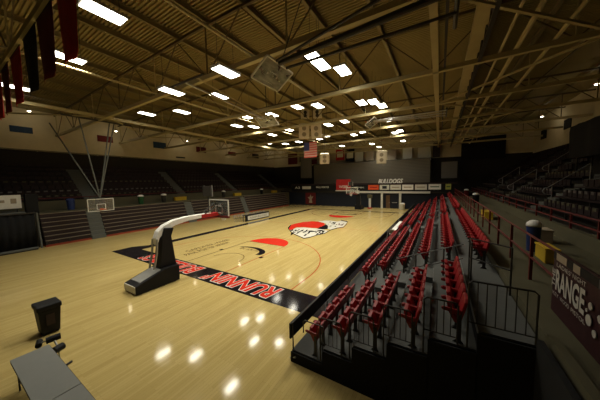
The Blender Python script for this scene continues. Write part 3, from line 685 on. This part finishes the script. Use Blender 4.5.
# items on the left concourse
LB = [(70,196.5,BLUE,BLUE,'blue barrel on the left concourse above the near bleachers'),(140.5,194,GREEN,WHITE,'green trash can with white lid on the left concourse'),(163.5,193,DARKST,WHITE,'dark trash can with white lid left of the first upper-left stairs'),(223.5,189.5,DARKST,OFFW,'dark trash can with pale lid on the left concourse behind the goal'),(261.5,188,BLACK,WHITE,'black trash can with white lid near the far end of the left concourse')]
for px, py, m, lm, lb in LB: bin_((-18.2, at(px,py,x=-18.2).y, 2.75), m, lm, lb, grp='bins on the left concourse')
for px, py, lb in ((180,196,'yellow bench box on the left concourse at the first visible stairs'),(237,192,'yellow bench box on the left concourse behind the near goal'),(274,190.5,'farthest yellow bench box on the left concourse')):
    y = at(px,py,x=-18.9).y; t = thing('bench_box', (-18.9,y,2.75), lb, 'box', 'yellow bench boxes'); B(-19.1,-18.65,y-.8,y+.8,2.76,3.2).build('body', YELLOW, t, bevel=.02); B(-19.13,-18.62,y-.83,y+.83,3.2,3.25).build('lid', YELLOW, t, bevel=.01)
# black drape, ramp and white sign at the near left
t = thing('curtain_wall', (-16.1,-9,0), 'black draped partition at the near end of the left bleachers', 'curtain')
mb = MB(); vs = []; fs = []; N = 80
for j in range(2):
    for k in range(N+1): vs.append((-16.1+.05*math.sin(k*1.9), -13.9+10.0*k/N, .02 if j == 0 else 2.85))
for k in range(N): fs.append((k,k+1,N+2+k,N+1+k))
c = mb.add(vs, fs).build('drape', BLKCLOTH, t, smooth=True); so = c.modifiers.new('thick','SOLIDIFY'); so.thickness = .02
B(-16.2,-16.0,-13.9,-3.85,2.86,2.95).build('top_bar', DARKST, t)
for y in (-13.8,-8.8,-3.8): MB().tube([(-16.2,y,0),(-16.2,y,2.9)],.04,8).build('post', DARKST, t)
MB().tube([(-15.6,-3.75,.03),(-16.25,-3.75,2.9)],.06,6).build('slanting_leg', STEPG, t)
struct('platform_left', B(-19.3,-16.3,-13.9,-4.3,2.72,3.0), STEPG)
t = thing('low_platform', (-15.6,-5.2,0), 'low dark step at the foot of the black drape', 'step'); B(-15.95,-15.35,-6.6,-4.0,.0,.1).build('base', DARKST, t); B(-16.0,-15.3,-6.65,-3.95,.1,.14).build('top', STEPG, t)
t = thing('white_sign', (-17.2,-5.1,3.0), 'white sign board standing on the ledge above the black drape', 'sign'); B(-17.25,-17.15,-6.6,-4.35,3.3,4.38).build('panel', mat('sign_white',(.75,.73,.66),.6), t); B(-17.14,-17.12,-4.9,-4.6,3.7,4.1).build('dark_mark', TAN, t); B(-17.14,-17.12,-6.3,-5.2,3.8,4.0).build('printed_line', TAN, t)
for y in (-6.4,-4.6): B(-17.3,-17.2,y-.04,y+.04,2.99,3.4).build('post', DARKST, t)
B(-17.6,-17.0,-4.15,-3.45,2.76,4.4).build('black_cabinet', BLACK, origin=(-17.3,-3.8,2.76), bevel=.02); tag(bpy.data.objects['black_cabinet'],'tall black cabinet beside the white sign','cabinet')

# ================================================================ COURTSIDE, LEFT
t = thing('courtside_board', (-9.25,15.2,0), 'long courtside table with pale front panel and black frame on the far sideline', 'table')
B(-9.22,-9.12,12.8,17.6,.05,.78).build('front_frame', BLACK, t, bevel=.01); B(-9.115,-9.10,13.2,17.45,.16,.68).build('front_panel', OFFW, t); B(-9.7,-9.1,12.8,17.6,.78,.82).build('table_top', BLACK, t)
lettering('panel_lettering', 'RUNNIN BULLDOGS', (-9.10,13.6,.3), (0,1,0), (0,0,1), 3.4, .25, CONC, t)
for y in (12.9,15.2,17.5): B(-9.68,-9.62,y-.03,y+.03,0,.78).build('leg', DARKST, t)
P0 = None
for k in range(9):
    y = 12.2+.72*k; lb = 'dark folding chair behind the courtside table, %s from its near end' % ORD[k]
    if P0 is None:
        P0 = thing('folding_chair', (-10.2,y,0), lb, 'chair', 'folding chairs behind the courtside table')
        B(-10.45,-10.02,y-.21,y+.21,.43,.46).build('seat', BLACK, P0, bevel=.01); B(-10.50,-10.47,y-.21,y+.21,.6,.86).build('backrest', TAN, P0, bevel=.01)
        for sy in (-.2,.2):
            MB().tube([(-10.04,y+sy,0),(-10.49,y+sy,.85)],.013,6).build('leg', STEEL, P0); MB().tube([(-10.45,y+sy,0),(-10.1,y+sy,.44)],.013,6).build('leg', STEEL, P0)
    else:
        o = copy_tree(P0); o.location = (-10.2,y,0); tag(o, lb, 'chair', 'folding chairs behind the courtside table')

# ================================================================ RIGHT SEATING
S = [8.65,9.62,10.40,11.18,11.96,12.74,13.58]; Z = [.33+.38*i for i in range(6)]
YN, YF = -3.55, 33.2
TN = ['lowest grey-carpeted seating tier, under the front row of red chairs']+['grey-carpeted seating tier under the %s of red chairs' % q for q in ('second row','third row','fourth row','fifth row','top row')]
AI = [(-.05,1.45),(11.0,12.4),(21.9,23.2)]
TIER = []
for i in range(6):
    pl = thing('seating_tier', ((S[i]+S[i+1])/2,15,0), TN[i], 'seating tier', 'stepped seating tiers'); TIER.append(pl)
    B(S[i],S[i+1]-.004,YN,YF,.0,Z[i]-.03).build('tier_body', BLACK, pl); B(S[i],S[i+1]-.004,YN+.01,YF,Z[i]-.03,Z[i]-.001).build('carpet', GREY, pl)
    B(S[i]-.003,S[i],YN+.01,YF,Z[i]-.12,Z[i]-.005).build('step_nosing', STEEL if i else BLACK, pl)
for a, b in AI:
    for i in range(1,6):
        o = B(S[i]-.38,S[i]-.005,(a+b)/2-.5,(a+b)/2+.5,Z[i-1],Z[i-1]+.19).build('half_step', GREY, origin=(S[i]-.2,(a+b)/2,Z[i-1]))
        tag(o, 'grey half step up to the %s in the %s chair aisle' % (('front','second','third','fourth','fifth','top')[i]+' row', ('nearest','middle','farthest')[AI.index((a,b))]), 'step', 'half steps in the chair aisles')
t = thing('skirt_drape', (11,YN-.04,0), 'black drape closing the near end of the seating platform', 'drape')
mb = MB()
for i in range(6): mb.box(S[i]-.02,S[i+1]-(.003 if i<5 else 0),YN-.05,YN-.01,.0,Z[i]-.04)
mb.build('cloth', BLKCLOTH, t)
# one chair, facing the court (-x); origin at its back on the tier
CX = [s-.31 for s in S[1:]]
def make_chair(loc):
    x, y, z = loc
    t = thing('arena_chair', loc, '', 'chair')
    P = lambda a,b,c: (x+a,y+b,z+c)
    MB().prism([P(.0,-.235,.42),P(.0,.235,.42),P(.055,.243,.62),P(.10,.225,.81),P(.11,.15,.86),P(.11,-.15,.86),P(.10,-.225,.81),P(.055,-.243,.62)],(.055,0,0)).build('backrest', RED, t, bevel=.012)
    MB().prism([P(-.06,-.205,.37),P(-.06,.205,.37),P(-.15,.21,.55),P(-.185,.17,.72),P(-.185,-.17,.72),P(-.15,-.21,.55)],(.08,0,0)).build('seat', RED, t, bevel=.012)
    for sy in (-.236,.236):
        MB().prism([P(.04,sy-.014,.56),P(-.26,sy-.014,.60),P(-.28,sy-.014,.64),P(-.24,sy-.014,.665),P(.06,sy-.014,.64)],(0,.028,0)).build('armrest', RED, t, bevel=.006)
        MB().prism([P(-.08,sy-.011,.0),P(.10,sy-.011,.0),P(.06,sy-.011,.06),P(.06,sy-.011,.58),P(-.01,sy-.011,.58),P(-.02,sy-.011,.06)],(0,.022,0)).build('leg', DARKST, t)
    return t
rown = ['front row','second row','third row','fourth row','fifth row','top row']
blocks = [('near block',-3.22,6),('middle block',1.72,18),('far block',12.7,18),('farthest block',23.5,18)]
spots = []
for i in range(6):
    for bn, y0, n in blocks:
        if i == 5 and bn == 'near block': continue
        if i == 5 and bn == 'middle block': y0, n = .42, 20
        for k in range(n): spots.append((CX[i], y0+.515*k, Z[i], rown[i], bn, k, n))
spots.sort(key=lambda s: (V(s[:3])-CAM).length)
first = None; rest = MB()
for n, (x,y,z,rn,bn,k,cnt) in enumerate(spots):
    lb = 'red tip-up chair, %s from the near end in the %s of the %s' % (ORD[k], bn, rn)
    if n < 300:
        if first is None: first = make_chair((x,y,z)); o = first
        else: o = copy_tree(first); o.location = (x,y,z)
        tag(o, lb, 'chair', 'red arena chairs on the stepped platform')
    else:
        rest.box(x+.02,x+.1,y-.22,y+.22,z+.46,z+.9).box(x-.1,x-.04,y-.2,y+.2,z+.4,z+.8)
        for sy in (-.232,.232): rest.box(x-.26,x+.05,y+sy-.014,y+sy+.014,z+.57,z+.65).box(x,x+.06,y+sy-.011,y+sy+.011,z,z+.58)
o = rest.build('arena_chairs', RED, origin=(11,28,0), kind='stuff'); tag(o, 'remaining far rows of red chairs by the far end of the platform', 'chairs', kind='stuff')
# near-end guard rails
for i in range(1,6):
    x0 = S[i]-.10 if i < 5 else S[i]-.16; x1 = CX[i]-.0 if i < 5 else S[i]+.76; z = Z[i]; zt = z+(.8 if i < 5 else .9); y = -3.52
    t = thing('guard_rail', (x0,y,z), 'black barred guard rail at the near end beside the red chairs of the %s' % rown[i], 'railing', 'guard rails at the near end')
    MB().tube([(x0,y,Z[i-1]),(x0,y,zt-.05),(x0+.05,y,zt),(x1-.05,y,zt),(x1,y,zt-.05),(x1,y,z)],.018,8).build('frame', DARKST, t)
    MB().tube([(x0,y,z+.12),(x1,y,z+.12)],.012,6).build('bottom_rail', DARKST, t)
    n = 4 if i < 5 else 6
    for k in range(n): xx = x0+(x1-x0)*(k+1)/(n+1); MB().tube([(xx,y,z+.12),(xx,y,zt)],.009,6).build('baluster', DARKST, t)
t = thing('guard_rail', (8.7,-3.46,Z[0]), 'low black guard rail at the near end beside the red chairs of the front row', 'railing', 'guard rails at the near end')
x0, x1, z, zt = 9.36, 9.58, Z[0], Z[0]+.95
MB().tube([(x0-.35,-3.52,zt-.35),(x0-.35,-3.52,zt-.05),(x0-.3,-3.52,zt),(x1,-3.52,zt),(x1,-3.52,z)],.018,8).build('frame', DARKST, t)
for xx in (9.42,9.5): MB().tube([(xx,-3.52,z),(xx,-3.52,zt)],.009,6).build('baluster', DARKST, t)
# rear fence at the top tier landing
t = thing('landing_rail', (13.1,-1.2,Z[5]), 'black two-bar rail closing the landing behind the top red chairs', 'railing')
for x, y in ((12.8,-1.55),(12.82,-.9),(13.55,-1.6)): MB().tube([(x,y,Z[5]),(x,y,Z[5]+1.14)],.02,8).build('post', DARKST, t)
for h in (1.14,.6): MB().tube([(12.8,-1.55,Z[5]+h),(12.82,-.9,Z[5]+h),(13.55,-1.6,Z[5]+h)],.018,8).build('bar', DARKST, t)
# aisle hand rails
for k, (a, b) in enumerate(AI):
    y = (a+b)/2-.45
    t = thing('aisle_rail', (11.4,y,Z[3]), 'dark aisle hand rail between the %s and the %s of chairs' % (blocks[k][0], blocks[k+1][0]), 'railing', 'aisle hand rails')
    pa, pb = (11.42,y,Z[3]), (12.24,y-.2,Z[4])
    for p in (pa, pb): MB().tube([p,(p[0],p[1],p[2]+.9)],.022,8).build('post', DARKST, t)
    for h in (.9,.45): MB().tube([(10.75,y+.15,Z[3]+h-.32),(pa[0],pa[1],pa[2]+h),(pb[0],pb[1],pb[2]+h),(12.75,y-.32,Z[4]+h+.24)],.016,8).build('bar', GREYRAIL if h > .5 else DARKST, t)
# front barrier
for (ya, yb), lb in (((-3.56,10.2),'long black padded barrier along the front of the platform, near stretch'),((17.0,33.0),'black padded barrier along the front of the platform, far stretch')):
    t = thing('front_barrier', (8.62,(ya+yb)/2,.3), lb, 'barrier', 'front barriers')
    n = int((yb-ya)/2.2); 
    for k in range(n):
        u, w = ya+(yb-ya)*k/n, ya+(yb-ya)*(k+1)/n
        B(8.56,8.62,u+.01,w-.01,.62,1.06).build('panel', BLACK, t, bevel=.012)
        MB().tube([(8.66,u+.05,Z[0]),(8.66,u+.05,1.09)],.02,8).build('post', DARKST, t)
    MB().tube([(8.66,ya,1.09),(8.66,yb,1.09)],.02,8).build('top_bar', DARKST, t)
MB().tube([(8.55,-3.5,.02),(8.8,-3.62,.2)],.025,6).build('pull_handle', STEEL, TIER[0])
# press table with white top
t = thing('press_table', (8.84,14.1,Z[0]), 'narrow white-topped press table at the front of the platform', 'table')
B(8.66,9.03,11.8,16.5,.78,.82).build('table_top', WHITE, t); B(8.60,8.65,10.6,16.9,.34,.77).build('front_skirt', BLKCLOTH, t)
for y in (11.9,14.1,16.4): B(8.7,8.74,y-.02,y+.02,Z[0],.78).build('leg', DARKST, t); B(8.95,8.99,y-.02,y+.02,Z[0],.78).build('leg', DARKST, t)
t = thing('small_monitor', (8.84,10.9,Z[0]), 'small grey monitor standing before the white press table', 'monitor')
B(8.7,9.0,10.7,11.1,Z[0],.66).build('case', NAVY, t, bevel=.02); B(8.68,9.02,10.68,11.12,.66,.72).build('top', STEEL, t, bevel=.01); B(8.72,8.98,10.75,11.05,.72,1.0).build('screen', CONC, t, bevel=.01)

# ============================================================= RIGHT CONCOURSE
t = thing('concourse_rail', (14.1,12,2.4), 'long dark red post-and-rail fence between the red chairs and the concourse', 'railing')
ys = [-.72+1.9*k for k in range(20)]+[-2.62,-4.5,-6.4]
for y in ys: B(14.07,14.13,y-.03,y+.03,2.4,3.52).build('post', REDRAIL, t)
for h in (3.52,2.98): MB().tube([(14.1,-7.5,h),(14.1,36.5,h)],.028,8).build('rail', REDRAIL, t)
t = thing('stand_front_rail', (16.55,12,2.95), 'dark red double rail along the front of the upper right stand', 'railing')
for k in range(22): B(16.52,16.58,-3+1.9*k,-2.94+1.9*k,2.95,3.55).build('post', REDRAIL, t)
for h in (3.55,3.2): MB().tube([(16.55,-7,h),(16.55,38.5,h)],.032,8).build('rail', REDRAIL, t)
struct('trim_6', B(13.60,13.72,-14,-3.6,2.4,2.5), CONC)
o = B(13.48,13.56,-13.9,-3.62,0,2.38).build('drape', BLKCLOTH, origin=(13.5,-8,0)); tag(o,'long black drape hanging below the concourse edge at the near right','drape')
# banner
bt = thing('hanging_banner', (14.02,-4.3,2.42), 'big maroon banner reading THE RANGE hung on the concourse fence', 'banner')
YB = -2.36
B(14.0,14.04,-7.2,YB,2.42,3.6).build('cloth', mat('banner_maroon',(.032,.004,.006),.6), bt)
B(13.99,13.999,-7.2,YB-.01,3.44,3.58).build('photo_strip', BLACK, bt)
for ya, yb, m in ((-.55,-.15,TAN),(-1.0,-.78,TAN),(-2.2,-1.5,GREY)): B(13.985,13.99,YB+ya,YB+yb,3.445,3.575).build('photo_figure', m, bt)
W2 = mat('banner_white',(.5,.48,.43),.6)
def bl(s, y, z, w, h, bold=0.0): lettering('banner_lettering', s, (13.985,y,z), (0,-1,0), (0,0,1), w, h, W2, bt, bold=bold, lift=.006)
bl("LADIES'", YB-.2, 3.335, .55, .075); bl("NIGHT", YB-.8, 3.335, .4, .075); bl('RANGE', YB-.2, 2.89, 1.0, .40, .03); bl('KEY', YB-.1, 2.77, .25, .07); bl('WOOD', YB-.41, 2.77, .34, .07); bl('PISTOL', YB-.82, 2.77, .43, .07)
lettering('banner_lettering', 'THE', (13.985,YB-.17,2.92), (0,0,1), (0,1,0), .34, .13, W2, bt, bold=.02, lift=.006)
for y, z, r in ((-1.36,3.02,.05),(-1.34,2.80,.075),(-1.27,2.92,.025),(-1.5,2.68,.05),(-1.6,2.95,.05),(-1.75,2.8,.08)):
    MB().prism([(13.985,YB+y+r*math.cos(a),z+.1+r*1.1*math.sin(a)) for a in [2*PI*i/14 for i in range(14)]],(-.01,0,0)).build('bullet_hole', W2, bt)
# bins and boxes on the concourse
p = at(533,219,x=15.58); bin_((14.95,2.5,2.4), BLUE, WHITE, 'blue drum with white lid on the right concourse', r=.195, h=.86, grp='bins on the right concourse')
for px, py, m, lb in ((476,195,BLACK,'black bin with white lid farther along the right concourse'),(466.5,190.5,DKRED,'farthest bin with white lid on the right concourse')):
    p = at(px,py,z=3.25); bin_((p.x,p.y,2.4), m, WHITE, lb, grp='bins on the right concourse')
def ybox(y0, y1, x, lb, w=.22):
    t = thing('bench_box', (x,(y0+y1)/2,2.4), lb, 'box', 'yellow bench boxes'); B(x-w,x+w,y0,y1,2.41,2.82).build('body', YELLOW, t, bevel=.02); B(x-w-.02,x+w+.02,y0-.03,y1+.03,2.82,2.87).build('lid', YELLOW, t, bevel=.01)
ybox(.95,1.8,14.98,'yellow bench box on the right concourse next to the blue drum', .15)
p = at(487,212,z=2.8); ybox(p.y-.7,p.y+.7,p.x,'farther yellow bench box on the right concourse')
t = thing('cardboard_box', (15.6,4.4,2.4), 'pale box on the right concourse behind the blue drum', 'box'); B(15.4,15.9,4.0,4.7,2.41,2.9).build('body', TAN, t, bevel=.02); B(15.38,15.92,3.98,4.72,2.9,2.93).build('lid', TAN, t)

# ============================================================ UPPER RIGHT STAND
ra = [-6.0, 3.0, 11.0, 19.5, 28.0]
upper_stand(1, 16.72, 2.95, .74, .54, 10, ra, -13.8, 39.5, 'right', 0, (8.2,16.1,(4,5,6)))
def stand_z(x): return 2.95+.54*max(0,int((x-16.72)/.74))
for k, (a, i0) in enumerate(((3.0,4),(11.0,1),(11.0,4),(19.5,1),(19.5,4),(28.0,2))):
    xa = 16.72+.74*i0; xb = xa+.74*2.5; za = stand_z(xa+.1); zb_ = za+.54*2.5
    t = thing('aisle_handrail', (xa+.37,a,za), 'pale looped hand rail on the upper right stairs, %s from the near end' % ORD[k], 'railing', 'looped hand rails on the right stand')
    y = a
    arc = [(xa+.2-.22*math.sin(q), y, za+.68+.22*math.cos(q)) for q in [PI-PI*j/8 for j in range(9)]]
    MB().tube([(xa+.35,y,za+.46)]+arc+[(xb,y,zb_+.9)],.024,8).build('loop_bar', STEEL, t)
    MB().tube([(xa+.37,y,za+.01),(xa+.37,y,za+1.0)],.024,8).build('post', STEEL, t); MB().tube([(xb,y,zb_-.2),(xb,y,zb_+.9)],.024,8).build('post', STEEL, t)
t = thing('covered_block', (20.6,12.1,6.3), 'huge black cloth-covered block high on the upper right stand', 'covered equipment')
mb = MB(); vs = []; fs = []; N = 40
out = []
for k in range(N):
    u = k/N
    if u < .3: p = (20.0, 15.9-7.5*u/.3)
    elif u < .5: p = (20.0+1.2*(u-.3)/.2, 8.4)
    elif u < .8: p = (21.2, 8.4+7.5*(u-.5)/.3)
    else: p = (21.2-1.2*(u-.8)/.2, 15.9)
    out.append(p)
for z, s in ((6.3,.99),(7.2,1.0),(8.2,1.02),(8.55,1.0)):
    for k, (x, y) in enumerate(out): w = .06*math.sin(k*2.3); vs.append((20.6+(x-20.6)*s+w, 12.15+(y-12.15)*s+w, z))
for j in range(3):
    for k in range(N): fs.append((j*N+k,j*N+(k+1)%N,(j+1)*N+(k+1)%N,(j+1)*N+k))
fs.append(tuple(3*N+k for k in range(N)))
mb.add(vs, fs).build('cloth', BLKCLOTH, t, smooth=True)
B(20.2,21.0,8.8,15.5,6.32,6.4).build('frame', DARKST, t)
for yy in (9.0,15.3):
    B(20.2,20.28,yy-.04,yy+.04,5.12,6.4).build('leg', DARKST, t); B(20.9,20.98,yy-.04,yy+.04,5.66,6.4).build('leg', DARKST, t)

# ============================================================ NEAR LEFT FLOOR ITEMS
t = thing('lidded_bin', (.62,-6.66,0), 'black lidded bin on wheels standing alone on the wood floor', 'bin')
x, y = .62, -6.64
MB().prism([(x-.26,y-.22,.06),(x+.26,y-.22,.06),(x+.26,y+.22,.06),(x-.26,y+.22,.06)],(0,0,.02)).build('bottom', BLACK, t)
MB().add([(x-.26,y-.22,.08),(x+.26,y-.22,.08),(x+.26,y+.22,.08),(x-.26,y+.22,.08),(x-.32,y-.27,.88),(x+.32,y-.27,.88),(x+.32,y+.27,.88),(x-.32,y+.27,.88)],[(0,3,2,1),(4,5,6,7),(0,1,5,4),(1,2,6,5),(2,3,7,6),(3,0,4,7)]).build('body', BLACK, t, bevel=.03)
B(x-.35,x+.35,y-.3,y+.3,.88,1.04).build('lid', BLACK, t, bevel=.04)
for sx in (-.2,.2):
    for sy in (-.16,.16): MB().tube([(x+sx-.02,y+sy,.05),(x+sx+.02,y+sy,.05)],.05,10).build('wheel', DARKST, t)
B(x+.30,x+.325,y-.1,y+.1,.35,.72).build('red_badge', MAROON, t)
def grey_table(x0, x1, lb):
    t = thing('grey_table', ((x0+x1)/2,-7.45,0), lb, 'table', 'grey tables at the near left')
    B(x0,x1,-7.78,-7.12,.735,.765).build('table_top', TABLEG, t, bevel=.006)
    B(x0+.005,x1-.005,-7.775,-7.105,.68,.734).build('edge_frame', BLACK, t)
    for xx in (x0+.2,x1-.2):
        for yy in (-7.7,-7.2): MB().tube([(xx,yy,0),(xx,yy,.69)],.018,8).build('leg', DARKST, t)
        MB().tube([(xx,-7.7,.2),(xx,-7.2,.2)],.014,6).build('leg_brace', DARKST, t)
    for yy in (-7.7,-7.2): MB().tube([(x0+.2,yy,.2),((x0+x1)/2,yy,.68)],.012,6).build('leg_brace', DARKST, t)
grey_table(3.16,5.56,'long grey-topped table at the bottom left, end with the rollers')
grey_table(5.58,7.98,'second grey-topped table continuing below the picture edge')
t = thing('roller_stand', (2.95,-6.98,0), 'black foam roller stand at the corner of the grey table', 'exercise stand')
a, b = at(46,341,z=.82), at(60.5,335.5,z=.82); MB().tube([a,b],.085,12).build('roller', BLACK, t)
c, d = at(54,351,z=.62), at(63,345.5,z=.62); MB().tube([c,d],.095,12).build('roller', BLACK, t)
e, f = at(38.5,346,z=.66), at(39.5,341,z=.66); MB().tube([e,f],.07,12).build('roller', BLACK, t)
m1, m2 = (a+b)/2, (c+d)/2
MB().tube([m1,m2,(m2.x,m2.y,.03)],.022,8).build('frame_tube', STEEL, t); MB().tube([(e+f)/2,m1],.02,8).build('frame_tube', STEEL, t)
MB().tube([(m2.x-.35,m2.y-.1,.03),(m2.x+.35,m2.y+.1,.03)],.03,8).build('foot_bar', DARKST, t); MB().tube([(m2.x-.1,m2.y+.25,.03),(m2.x+.1,m2.y-.25,.03)],.03,8).build('foot_bar', DARKST, t)

# ================================================================== WORLD, EXPOSURE
w = bpy.data.worlds.new('world'); bpy.context.scene.world = w; w.use_nodes = True
w.node_tree.nodes['Background'].inputs[0].default_value = (.01,.009,.006,1); w.node_tree.nodes['Background'].inputs[1].default_value = .5
sc = bpy.context.scene
sc.view_settings.view_transform = 'Standard'; sc.view_settings.look = 'None'; sc.view_settings.gamma = 1; sc.view_settings.use_curve_mapping = False
sc.view_settings.exposure = 0.0
sc.cycles.use_denoising = True
sc.cycles.max_bounces = 8; sc.cycles.diffuse_bounces = 4; sc.cycles.glossy_bounces = 3; sc.cycles.transparent_max_bounces = 8
sc.cycles.sample_clamp_indirect = 4
